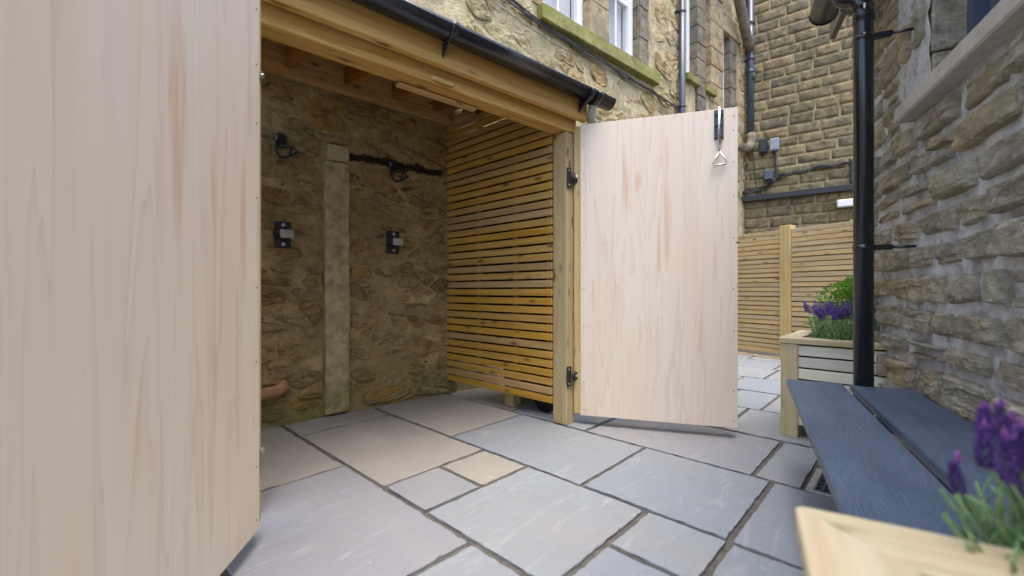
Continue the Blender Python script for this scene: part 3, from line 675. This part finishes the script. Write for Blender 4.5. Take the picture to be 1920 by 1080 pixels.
# ================================================================== TIMBER BIKE SHED
sh = empty('bike_shed', (0.35, 1.75, 0), 0, 'open timber lean-to shed with slatted side and two plywood doors', 'shed')
sh.location = (0, 0, 0)
fr = link('front_frame', None, None) if False else None
A = R(-6.5); FX = Vector((math.cos(A), math.sin(A), 0)); FN = Vector((math.sin(A), -math.cos(A), 0))   # along the front, outwards
O = Vector((2.165, 1.578, 0))       # front inner corner of the right post
def fboard(name, s0, s1, n0, n1, z0, z1, mat, parent=sh, bev=.004, axis='x'):
    """board in front-frame coordinates: s along the front, n outwards"""
    c = O+FX*((s0+s1)/2)+FN*((n0+n1)/2); L = (s1-s0, n1-n0, z1-z0)
    if axis == 'x': return link(name, boxmesh(*L, mat, bev), mat, parent, (c.x, c.y, (z0+z1)/2), (0, 0, A))
    o = link(name, boxmesh(L[2], L[1], L[0], mat, bev), mat, parent, (c.x, c.y, (z0+z1)/2)); o.rotation_euler = (Matrix.Rotation(A, 4, 'Z') @ Matrix.Rotation(R(90), 4, 'Y')).to_euler(); return o
box('post', (2.160, 1.578, 0), (2.248, 1.682, 1.834), PINE_PALE, sh, .004, 'z')
fboard('post', -1.80, -1.70, -.10, 0, 0, 1.834, PINE_PALE, axis='z')
fboard('header', -1.82, .085, -.102, .004, 1.836, 1.922, PINE)
fboard('upper_beam', -1.82, .085, -.102, -.012, 1.924, 2.082, PINE)
fboard('fascia_board', -1.86, .115, .030, .068, 1.900, 2.02, PINE)
fboard('fascia_packer', -1.82, .085, -.010, .029, 1.960, 2.015, PINE_ROOF)
fboard('stop_batten', -1.085, -.63, -.118, -.070, 1.816, 1.834, PINE, bev=.008)
tb = fboard('turn_button', -.955, -.83, .005, .022, 1.846, 1.866, PINE_PALE, bev=.008)
# wall plate on the stone wall, rafters and roof deck
def wboard(name, x0, x1, y0, y1, z0, z1, mat, bev=.003, parent=sh):
    Mx = Matrix.Translation((2.13, 2.77, 0)) @ Matrix.Rotation(WA, 4, 'Z'); c = Mx @ Vector(((x0+x1)/2, (y0+y1)/2, (z0+z1)/2))
    return link(name, boxmesh(x1-x0, y1-y0, z1-z0, mat, bev), mat, parent, c, (0, 0, WA))
wboard('wall_plate', -1.80, .01, -.075, -.028, 2.172, 2.335, PINE)
f0 = 2.005; f1 = 2.262; run = 1.13; pit = math.atan2(f1-f0, run)
for i, s in enumerate((-1.72, -1.36, -1.0, -.66, -.33, -.03)):
    a = O+FX*s-FN*.06; b = O+FX*(s+.035)-FN*1.13
    d = Vector((b.x-a.x, b.y-a.y, f1-f0)); c = a+d*.5
    o = link('rafter', boxmesh(d.length+.06, .045, .10, PINE_ROOF, .003), PINE_ROOF, sh, (c.x, c.y, (f0+f1)/2+.018))
    o.rotation_euler = d.to_track_quat('X', 'Z').to_euler()
dk = []
for (s, n, z) in ((-1.88, .10, 2.040), (.16, .10, 2.040), (.16, -1.165, 2.345), (-1.88, -1.165, 2.345)):
    p = O+FX*s+FN*n; dk.append(Vector((p.x, p.y, z)))
OSB = wood('deck_board', (.30, .17, .06), (.42, .25, .09), (.52, .34, .14), knots=False)
mesh('roof_deck', dk+[v+Vector((0, 0, .018)) for v in dk], [(0, 1, 2, 3), (7, 6, 5, 4), (0, 4, 5, 1), (1, 5, 6, 2), (2, 6, 7, 3), (3, 7, 4, 0)], OSB, sh)
mesh('roof_felt', [v+Vector((0, 0, .020)) for v in dk]+[v+Vector((0, 0, .026)) for v in dk], [(0, 1, 2, 3), (7, 6, 5, 4), (0, 4, 5, 1), (1, 5, 6, 2), (2, 6, 7, 3), (3, 7, 4, 0)], FELT, sh)
# slatted right side
rg = random.Random(2); z = .118; k = 0
def rooflow(y): return 2.05+(y-1.68)*.235
while z < 2.28:
    top = z+.0445; y0 = 1.686
    if top > rooflow(y0): y0 = 1.68+(top-2.05)/.235
    if y0 < 2.70:
        o = box('slat', (2.150, y0, z), (2.168, 2.772, top), PINE_WARM, sh, .0022, 'y'); o.location.x += rg.uniform(-.0015, .0015); o.location.z += rg.uniform(-.0012, .0012)
    z += .0573; k += 1
for y in (1.72, 2.02, 2.40, 2.72): box('batten', (2.170, y-.022, .13), (2.205, y+.022, min(2.15, rooflow(y))), PINE_ROOF, sh, .003, 'z')  # darker pine puts shade into the batten colour behind the slat gaps
box('side_post', (2.245, 2.115, 0), (2.33, 2.20, 1.95), PINE_PALE, sh, .004, 'z')
GAP_SHADE = plain('gap_shade', (.02, .018, .015), .9)
box('gap_shade_sheet', (2.208, 1.70, .30), (2.212, 2.76, 2.06), GAP_SHADE, sh, 0)  # added dark sheet; its black stands in for shade in the slat gaps
# slatted left side (behind the left door)
z = .118
while z < 1.9:
    box('slat', (.30, 1.86, z), (.318, 2.93, z+.048), PINE_WARM, sh, .0022, 'y'); z += .0573
# gutter along the front
gA = Matrix.Translation(O) @ Matrix.Rotation(A, 4, 'Z')
def fl(o): o.matrix_local = gA; return o
g = fl(half_gutter('gutter', -1.95, .255, -.128, 2.045, .056, BLACK, sh)); half_disc('stop_end', .250, -.128, 2.045, .056, BLACK, g)
for s in (-1.55, -.93, .035):
    V, F = join_geo([box_geo((s-.014, -.072, 1.965), (s+.014, -.068, 2.05))])
    br = half_gutter('gutter_bracket', s-.015, s+.015, -.128, 2.045, .062, BLACK, g, th=.005)
    mesh('bracket_web', [(s-.004, -.070, 1.935), (s+.004, -.070, 1.935), (s-.004, -.070, 2.0), (s+.004, -.070, 2.0), (s-.004, -.135, 1.985), (s+.004, -.135, 1.985)], [(0, 1, 3, 2), (0, 2, 4), (1, 3, 5), (0, 1, 5, 4), (2, 3, 5, 4)], BLACK, br)
half_gutter('gutter_union', .085, .155, -.128, 2.045, .061, BLACK, g, th=.006)
tube('gutter_outlet', [(.12, -.115, 2.01), (.12, -.10, 1.965), (.15, -.06, 1.93), (.20, -.04, 1.915)], .026, CONCRETE, g, 14)

# doors
def door(hx, hy, ang, width, side, name, label):
    """plywood leaf: local x from the hinge, ply face towards local y = side"""
    d = link(name, boxmesh(width, .012, 1.82, PLY, .001), PLY, sh); rot = Matrix.Rotation(ang, 4, 'Z')
    c = Vector((hx, hy, 0))+rot @ Vector((width/2, 0, 0)); d.location = (c.x, c.y, .97); d.rotation_euler = (0, 0, ang); tag(d, label)
    b = -side; y0, y1 = sorted((b*.0065, b*.052)); x0 = -width/2-.042; x1 = width/2-.004
    box('frame_batten', (x0, y0, -.905), (x0+.075, y1, .905), PINE_PALE, d, .003, 'z')
    box('frame_batten', (x1-.07, y0, -.905), (x1, y1, .905), PINE_PALE, d, .003, 'z')
    for z in (-.905, -.04, .835): box('frame_rail', (x0+.078, y0, z), (x1-.073, y1, z+.07), PINE_PALE, d, .003)
    yb0, yb1 = sorted((b*.0525, b*.07))
    z = -.90
    while z < .86:
        box('cladding_slat', (x0, yb0, z), (x1, yb1, z+.049), PINE_WARM, d, .002); z += .0575
    for z in (-.87, -.70, -.36, -.12, .17, .41, .60, .78, .86):
        for x in (-width/2+.022, width/2-.022):
            V, F = tube_geo([(x, side*.005, z), (x, side*.0068, z)], .0032, 8); mesh('screw', V, F, BLACKM, d)
    for z in (-.664, .59):
        V, F = tube_geo([(x0+.013, side*-.004, z), (x0+.013, side*.004, z)], .012, 10); V2, F2 = tube_geo([(x0+.013, side*.003, z), (x0+.013, side*.009, z)], .006, 6)
        mesh('bolt_head', *join_geo([(V, F), (V2, F2)]), STEEL, d, False)
    return d
dr = door(2.243, 1.529, R(-63.6), .888, -1, 'door', 'plywood door leaf swung open, with a spring bolt')
dl = door(.443, 1.567, R(230.4), .888, 1, 'door', 'large plywood door leaf close to the camera')
# spring bolt on the right leaf (door centre is local 0; ply face at local y = -.006)
bx = .790-.444; bz = .725+.095-.0
bl = box('bolt_plate', (bx-.025, -.011, .735), (bx+.025, -.0065, .905), CASTIRON, dr, .001)
for zz, mt in ((.745, STEEL), (.815, STEEL), (.878, STEEL)):
    V, F = tube_geo([(bx-.012, -.014, zz), (bx-.012, -.020, zz), (bx+.012, -.020, zz), (bx+.012, -.014, zz)], .008, 8); mesh('bolt_keeper', V, F, CASTIRON, dr, True)
tube('bolt_rod', [(bx, -.022, .70), (bx, -.022, .915)], .0085, STEEL, dr, 12)
tri = [(bx+.002, -.022, .665), (bx+.038, -.024, .600), (bx+.036, -.024, .588), (bx-.032, -.024, .583), (bx-.037, -.024, .592), (bx+.002, -.022, .665)]
tube('pull_ring', tri, .0045, STEEL, dr, 8); tube('ring_link', [(bx, -.022, .72), (bx+.001, -.022, .66)], .005, STEEL, dr, 8)
tube('latch_pin', [(.435, -.004, .143), (.452, -.004, .143)], .004, BLACKM, dr, 8)
# hinges on the post
for z in (1.545, .304):
    h = fboard('hinge', -.004, .036, .001, .008, z-.062, z+.062, BLACKM, bev=.001)
    V, F = tube_geo([(0, 0, -.03), (0, 0, .03)], .010, 10); k = mesh('knuckle', V, F, BLACKM, h, True, (.030, -.012, 0))
    V, F = join_geo([box_geo((.030, -.016, -.022), (.064, -.010, .022))]); mesh('strap', V, F, BLACKM, h)
    for dz in (-.045, .045):
        V, F = tube_geo([(-.004, -.003, dz), (-.004, -.0075, dz)], .006, 8); mesh('screw', V, F, STEEL, h)

# ================================================================== THINGS ON THE SHED WALL
MW = Matrix.Translation((2.13, 2.77, 0)) @ Matrix.Rotation(WA, 4, 'Z')
def anchor(x, z, label):
    e = empty('bike_anchor', MW @ Vector((x, -.03, z)), WA, label, 'bike anchor', 'ground anchors fixed to the shed wall')
    box('back_plate', (-.045, -.008, -.082), (.045, .02, .082), BLACKM, e, .003)
    o = mesh('hoop', *tube_geo(arc((0, -.008, 0), .042, math.pi, 2*math.pi, 10, (1, 0, 0), (0, 1, 0)), .018, 10), BLACKM, e, True)
    box('label_strip', (-.028, -.070, -.026), (.050, -.052, .026), CONCRETE, e, .006)
    for zz in (-.06, .06):
        V, F = tube_geo([(0, -.006, zz), (0, -.013, zz)], .011, 8); mesh('bolt_head', V, F, STEEL, e)
anchor(-1.18, 1.19, 'black wall anchor with a pale band left of the stone jamb')
anchor(-.45, 1.195, 'black wall anchor with a pale band right of the stone jamb')
def hook(x, z, label):
    e = empty('wall_hook', MW @ Vector((x, -.03, z)), WA, label, 'hook', 'black bike hooks on the shed wall')
    box('hook_plate', (-.035, -.012, -.01), (.03, .02, .075), BLACKM, e, .012)
    V, F = tube_geo([(-.03, -.02, .02), (-.034, -.03, -.05), (-.01, -.04, -.085), (.03, -.05, -.075), (.085, -.06, -.035), (.05, -.05, -.012), (-.01, -.03, -.01)], .0085, 8)
    mesh('hook_arm', V, F, BLACKM, e, True); tube('hook_stay', [(.035, -.048, -.075), (.045, -.05, -.012)], .007, BLACKM, e, 8)
hook(-1.19, 1.745, 'black folded bike hook high on the wall near the left door')
hook(-.445, 1.72, 'black folded bike hook below the dark soot seam')
tp = tube('waste_pipe', [MW @ Vector((-1.60, -.05, .20)), MW @ Vector((-1.28, -.05, .215)), MW @ Vector((-1.22, -.05, .22)), MW @ Vector((-1.185, -.04, .235)), MW @ Vector((-1.17, .02, .25))], .036, TERRA, None, 16)
tag(tp, 'stub of terracotta coloured pipe bent into the foot of the shed wall', 'pipe')
V, F = tube_geo([MW @ Vector((-1.245, -.05, .218)), MW @ Vector((-1.235, -.05, .219))], .0385, 16); mesh('pipe_seam', V, F, TERRA, tp, True)

# wheeled bin behind the slatted side
bn = empty('wheeled_bin', (2.56, 2.08, 0), 0, 'black wheeled bin hidden behind the slatted side, only its wheel showing', 'bin')
mesh('body', [(-.18, -.22, .06), (.2, -.22, .06), (.2, .24, .06), (-.18, .24, .06), (-.25, -.28, 1.0), (.26, -.28, 1.0), (.26, .30, 1.0), (-.25, .30, 1.0)], [(0, 1, 2, 3), (4, 5, 6, 7), (0, 1, 5, 4), (1, 2, 6, 5), (2, 3, 7, 6), (3, 0, 4, 7)], RUBBER, bn)
mesh('lid', [(-.27, -.30, 1.0), (.28, -.30, 1.0), (.28, .32, 1.0), (-.27, .32, 1.0), (-.2, -.24, 1.06), (.2, -.24, 1.06), (.2, .26, 1.07), (-.2, .26, 1.07)], [(0, 1, 2, 3), (4, 5, 6, 7), (0, 1, 5, 4), (1, 2, 6, 5), (2, 3, 7, 6), (3, 0, 4, 7)], RUBBER, bn)
for x in (-.245, .25):
    V, F = tube_geo([(x-.02, -.22, .1), (x+.02, -.22, .1)], .1, 20); mesh('wheel', V, F, RUBBER, bn, True)

# ================================================================== DRAIN
gd = empty('drain_gully', (2.31, .19, 0), 0, 'square black plastic drain grid in a concrete surround under the bench', 'drain')
mesh('surround', *join_geo([box_geo((-.15, -.15, -.03), (-.125, .15, -.002)), box_geo((.125, -.15, -.03), (.155, .15, -.002)), box_geo((-.125, -.15, -.03), (.125, -.125, -.0025)), box_geo((-.125, .125, -.03), (.125, .15, -.0025))]), CONCRETE, gd)
mesh('sump', *join_geo([box_geo((-.124, -.124, -.035), (.124, .124, -.024))]), RUBBER, gd)
gp = []
for k in range(10): gp.append(box_geo((-.122, -.122+k*.0266, -.012), (.122, -.117+k*.0266, .001)))
for k in range(6): gp.append(box_geo((-.122+k*.0478, -.122, -.013), (-.117+k*.0478, .122, 0.0)))
mesh('grid', *join_geo(gp), CASTIRON, gd)

# ================================================================== BENCH
BA = R(14.4); BZ = .42
bench = empty('bench', (math.cos(BA)*1.55+math.sin(BA)*.385, math.sin(BA)*1.55-math.cos(BA)*.385, 0), BA, 'low bench of two blue grey embossed composite planks', 'bench')
for (y0, y1) in ((.015, .226), (-.228, -.012)):
    x0, x1 = (-.86, .862) if y0 > 0 else (-.86, .862)
    bm = bmesh.new(); bmesh.ops.create_cube(bm, size=1); bmesh.ops.scale(bm, vec=(x1-x0, y1-y0, .03), verts=bm.verts)
    bmesh.ops.bevel(bm, geom=bm.edges[:], offset=.003, segments=2, affect='EDGES')
    me = bpy.data.meshes.new('plank'); bm.to_mesh(me); bm.free(); link('plank', me, COMPOSITE, bench, ((x0+x1)/2, (y0+y1)/2, BZ-.015))
for x in (-.45, .40):
    box('leg', (x-.025, -.215, 0), (x+.025, -.165, BZ-.075), BLACKM, bench, .003, 'z')
    box('cross_rail', (x-.024, -.22, BZ-.074), (x+.024, .12, BZ-.032), BLACKM, bench, .003, 'y')

# ================================================================== PLANTERS
def planter(loc, rz, sx, sy, top, label, whitefront):
    """origin at the corner; box spans 0..sx, -sy..0"""
    p = empty('planter', loc, rz, label, 'planter', 'timber planters at the ends of the bench')
    t = .032; L = .085
    for (x, y) in ((0, -L), (sx-L, -L), (0, -sy), (sx-L, -sy)):
        box('leg', (x+.008, y-(.008 if y == -L else -.008), 0), (x+L-.002+.008-(0.016 if x else 0), y+L-.008-(0 if y == -L else -.0), top-t-.001), PLANTER_WOOD, p, .004, 'z')
    rw = .095
    for (ox, oy, ang, L_) in ((0, -sy, 0, sx), (sx, -sy, 90, sy), (sx, 0, 180, sx), (0, 0, 270, sy)):      # four mitred boards
        e_ = .0012; hw = L_/2
        bm = bmesh.new(); vs_ = [bm.verts.new((x-hw, y, z)) for z in (top-t, top) for (x, y) in ((e_, 0), (L_-e_, 0), (L_-rw-e_, rw), (rw+e_, rw))]
        for f_ in ((3, 2, 1, 0), (4, 5, 6, 7), (0, 1, 5, 4), (1, 2, 6, 5), (2, 3, 7, 6), (3, 0, 4, 7)): bm.faces.new([vs_[k] for k in f_])
        bmesh.ops.bevel(bm, geom=bm.edges[:], offset=.003, segments=1, affect='EDGES')
        me = bpy.data.meshes.new('rim_board'); bm.to_mesh(me); bm.free(); d_ = Matrix.Rotation(R(ang), 3, 'Z') @ Vector((hw, 0, 0))
        link('rim_board', me, PLANTER_WOOD, p, (ox+d_.x, oy+d_.y, 0), (0, 0, R(ang)))
    n = 7; pit = (top-t-.075)/n
    for k in range(n):
        z0 = .075+k*pit
        for x in (.022, sx-.042): box('slat', (x, -sy+L, z0), (x+.02, -L-.006, z0+pit-.010), PLANTER_WHITE if whitefront else PLANTER_WOOD, p, .002, 'y')
        for y in (-.042, -sy+.022): box('slat', (L+.006, y, z0), (sx-L, y+.02, z0+pit-.010), PLANTER_WHITE if whitefront else PLANTER_WOOD, p, .002)
    for q in ((.05, -sy+.05, .09), ): pass
    mesh('liner', *join_geo([box_geo((.046, -sy+.05, .08), (.052, -.05, top-t-.004)), box_geo((sx-.052, -sy+.05, .08), (sx-.046, -.05, top-t-.004)), box_geo((.053, -.056, .08), (sx-.053, -.05, top-t-.004)), box_geo((.053, -sy+.05, .08), (sx-.053, -sy+.056, top-t-.004))]), RUBBER, p)
    V = []; F = []; n = 14
    for j in range(n+1):
        for i in range(n+1):
            x = .054+(sx-.108)*i/n; y = -sy+.058+(sy-.116)*j/n; V.append((x, y, top-.055+noise.noise(Vector((x*20, y*20, 3)))*.012))
    for j in range(n):
        for i in range(n): k = j*(n+1)+i; F.append((k, k+1, k+n+2, k+n+1))
    mesh('soil', V, F, SOIL, p, True); return p
planter((2.865, .578, 0), 0, .62, .61, .57, 'pale timber planter with white slats and lavender beyond the far end of the bench', True)
ca, sa = math.cos(BA), math.sin(BA)
NPx, NPy = .040, -.051
planter((ca*NPx-sa*NPy, sa*NPx+ca*NPy, 0), BA, .606, .60, .57, 'pale timber planter corner closest to the camera at the near end of the bench', False)

# ================================================================== PLANTS
def leaf_quad(p, d, L, w, up):
    d = d.normalized(); s = d.cross(up); s = s.normalized() if s.length > 1e-4 else Vector((1, 0, 0))
    m = p+d*L*.5+up*L*.06; t = p+d*L
    return [p, m+s*w*.5, t, m-s*w*.5], [(0, 1, 2, 3)]
def lavender(name, loc, n, hgt, spread, label, leafmat_, seed, leaf=(.03, .004), flowers=40, near=False, fl_pos=None):
    rg = random.Random(seed); e = empty(name, loc, 0, label, 'lavender', 'lavender plants in the planters'); LG = []; SG = []; tips = []
    for k in range(n):
        a = rg.uniform(0, 2*math.pi); r = spread[0]*math.sqrt(rg.random()); b = Vector((math.cos(a)*r, math.sin(a)*r*spread[1]/spread[0], 0))
        ln_ = .5 if near else .12; lean = Vector((b.x*ln_+rg.uniform(-.02, .02), b.y*ln_+rg.uniform(-.02, .02), 0)); H = hgt*rg.uniform(.65, 1.0)
        top = b+lean+Vector((0, 0, H)); mid = b+lean*.35+Vector((0, 0, H*.5))
        SG.append(tube_geo([b, mid, top], .0016 if not near else .0022, 4)); tips.append((top, (top-mid).normalized()))
        m = int(H/.012) if not near else int(H/.011)
        for i in range(m):
            t = i/m; p = b.lerp(mid, t*2) if t < .5 else mid.lerp(top, t*2-1); an = i*2.4+k
            d = Vector((math.cos(an), math.sin(an), rg.uniform(.5, 1.3))); LG.append(leaf_quad(p, d, leaf[0]*rg.uniform(.6, 1.25), leaf[1]*rg.uniform(.8, 1.3), Vector((0, 0, 1))))
    mesh('stem', *join_geo(SG), LAV_STEM, e)
    tag(mesh('foliage', *join_geo(LG), leafmat_, e), kind='stuff')
    return e, tips, rg
def blob(c, ax, r, L, rg):
    """one floret: squashed 6-sided bud"""
    ax = ax.normalized(); s = ax.orthogonal().normalized(); u = ax.cross(s); V = [c-ax*L*.5]
    for k in range(5): V.append(c+(s*math.cos(k*1.2566)+u*math.sin(k*1.2566))*r)
    V.append(c+ax*L*.5); F = []
    for k in range(5): F.append((0, 1+k, 1+(k+1) % 5)); F.append((6, 1+(k+1) % 5, 1+k))
    return V, F
def spike(p, d, L, r, rg, rows=6, per=6, bud=.5):
    G = []; d = d.normalized(); s = d.orthogonal().normalized(); u = d.cross(s)
    for i in range(rows):
        t = i/(rows-1); rr = r*(.75+.5*math.sin(math.pi*min(1, t*1.05+.08)))*(1-.35*t)
        for k in range(per):
            a = k*2*math.pi/per+i*.6+rg.uniform(-.2, .2); o = s*math.cos(a)+u*math.sin(a)
            G.append(blob(p+d*L*t+o*rr*.7, o+d*.9, r*bud*rg.uniform(.8, 1.2), r*1.1, rg))
    return join_geo(G)
# far lavender
e, tips, rg = lavender('lavender', (3.08, .275, .515), 330, .175, (.15, .17), 'bushy lavender with a purple top in the far planter', LAV_LEAF, 4, leaf=(.036, .0056))
for k, (tp_, d) in enumerate(tips[:95]):
    top = tp_+d*.035; tp2 = top+Vector((rg.uniform(-.01, .01), rg.uniform(-.01, .01), rg.uniform(.0, .02)))
    mesh('flower_spike', *spike(tp2, d, .045, .0095, rg, 5, 5, .6), LAV_LILAC, e)
# near lavender (out of focus, close to the camera)
def pt(depth, u, v):      # a spot in the planter bed given as camera-side distance, sideways and height
    Fw = Vector((.7266, .6871, 0)); Rt = Vector((.6871, -.7266, 0)); return Fw*depth+Rt*u+Vector((0, 0, v))
nb = pt(.45, .575, .52)
e2, tips2, rg = lavender('lavender', nb, 85, .085, (.07, .07), 'out of focus purple lavender in the planter nearest the camera', LAV_LEAF_NEAR, 9, leaf=(.032, .0034), near=True)
heads = [(.47, .59, .64, .05), (.44, .555, .672, .045), (.49, .545, .672, .04), (.42, .535, .635, .04), (.45, .472, .628, .040), (.46, .512, .652, .050), (.43, .500, .650, .052), (.50, .575, .665, .050), (.44, .528, .655, .055), (.47, .560, .645, .05), (.40, .492, .655, .05), (.52, .61, .645, .05), (.46, .545, .615, .045)]
for (dp_, u_, z_, L_) in heads:
    top = pt(dp_, u_, z_)-nb; base = Vector((top.x*.35, top.y*.35, .05)); base += Vector((.0, .0, 0))
    mesh('flower_stem', *tube_geo([base, base.lerp(top, .5)+Vector((0, 0, .01)), top], .0021, 6), LAV_STEM, e2, True)
    d = (top-base.lerp(top, .5)).normalized()
    f = mesh('flower_spike', *spike(top, Vector((d.x*.3, d.y*.3, 1)), L_*.78, .0085*rg.uniform(.75, 1.1), rg, 8, 5, .36), LAV_FLOWER, e2)
    G = []
    for k in range(3):
        a = k*2.1+rg.uniform(0, 1); dd = Vector((math.cos(a)*.45, math.sin(a)*.45, 1)); G.append(leaf_quad(top+Vector((0, 0, L_*.72)), dd, .015, .006, Vector((math.cos(a), math.sin(a), 0))))
    mesh('bract', *join_geo(G), LAV_BRACT, f)
# clipped bush behind the lavender
e3 = empty('bush', (3.34, .27, .52), 0, 'bright green leafy bush behind the lavender in the far planter', 'bush')
rg = random.Random(12); LG = []; SG = []
for k in range(26):
    a = rg.uniform(0, 6.28); el = rg.uniform(.35, 1.4); L = rg.uniform(.17, .27); d = Vector((math.cos(a)*math.cos(el), math.sin(a)*math.cos(el), math.sin(el))); SG.append(tube_geo([Vector((0, 0, -.01)), d*L*.5+Vector((0, 0, .02)), d*L+Vector((0, 0, .03))], .003, 5))
for k in range(2600):
    a = rg.uniform(0, 6.28); el = rg.uniform(-.2, 1.5); r = .235*(rg.random()**.4); r *= 1+.22*noise.noise(Vector((math.cos(a)*2, math.sin(a)*2, el*2)))
    d = Vector((math.cos(a)*math.cos(el), math.sin(a)*math.cos(el), math.sin(el)*1.05)); p = d*r+Vector((0, 0, .135))
    LG.append(leaf_quad(p, (d+Vector((rg.uniform(-.9, .9), rg.uniform(-.9, .9), rg.uniform(-.4, .8)))), rg.uniform(.018, .03), rg.uniform(.010, .016), Vector((rg.uniform(-1, 1), rg.uniform(-1, 1), 1)).normalized()))
mesh('stem', *join_geo(SG), BARK, e3); tag(mesh('crown', *join_geo(LG), BUSH_LEAF, e3), kind='stuff')
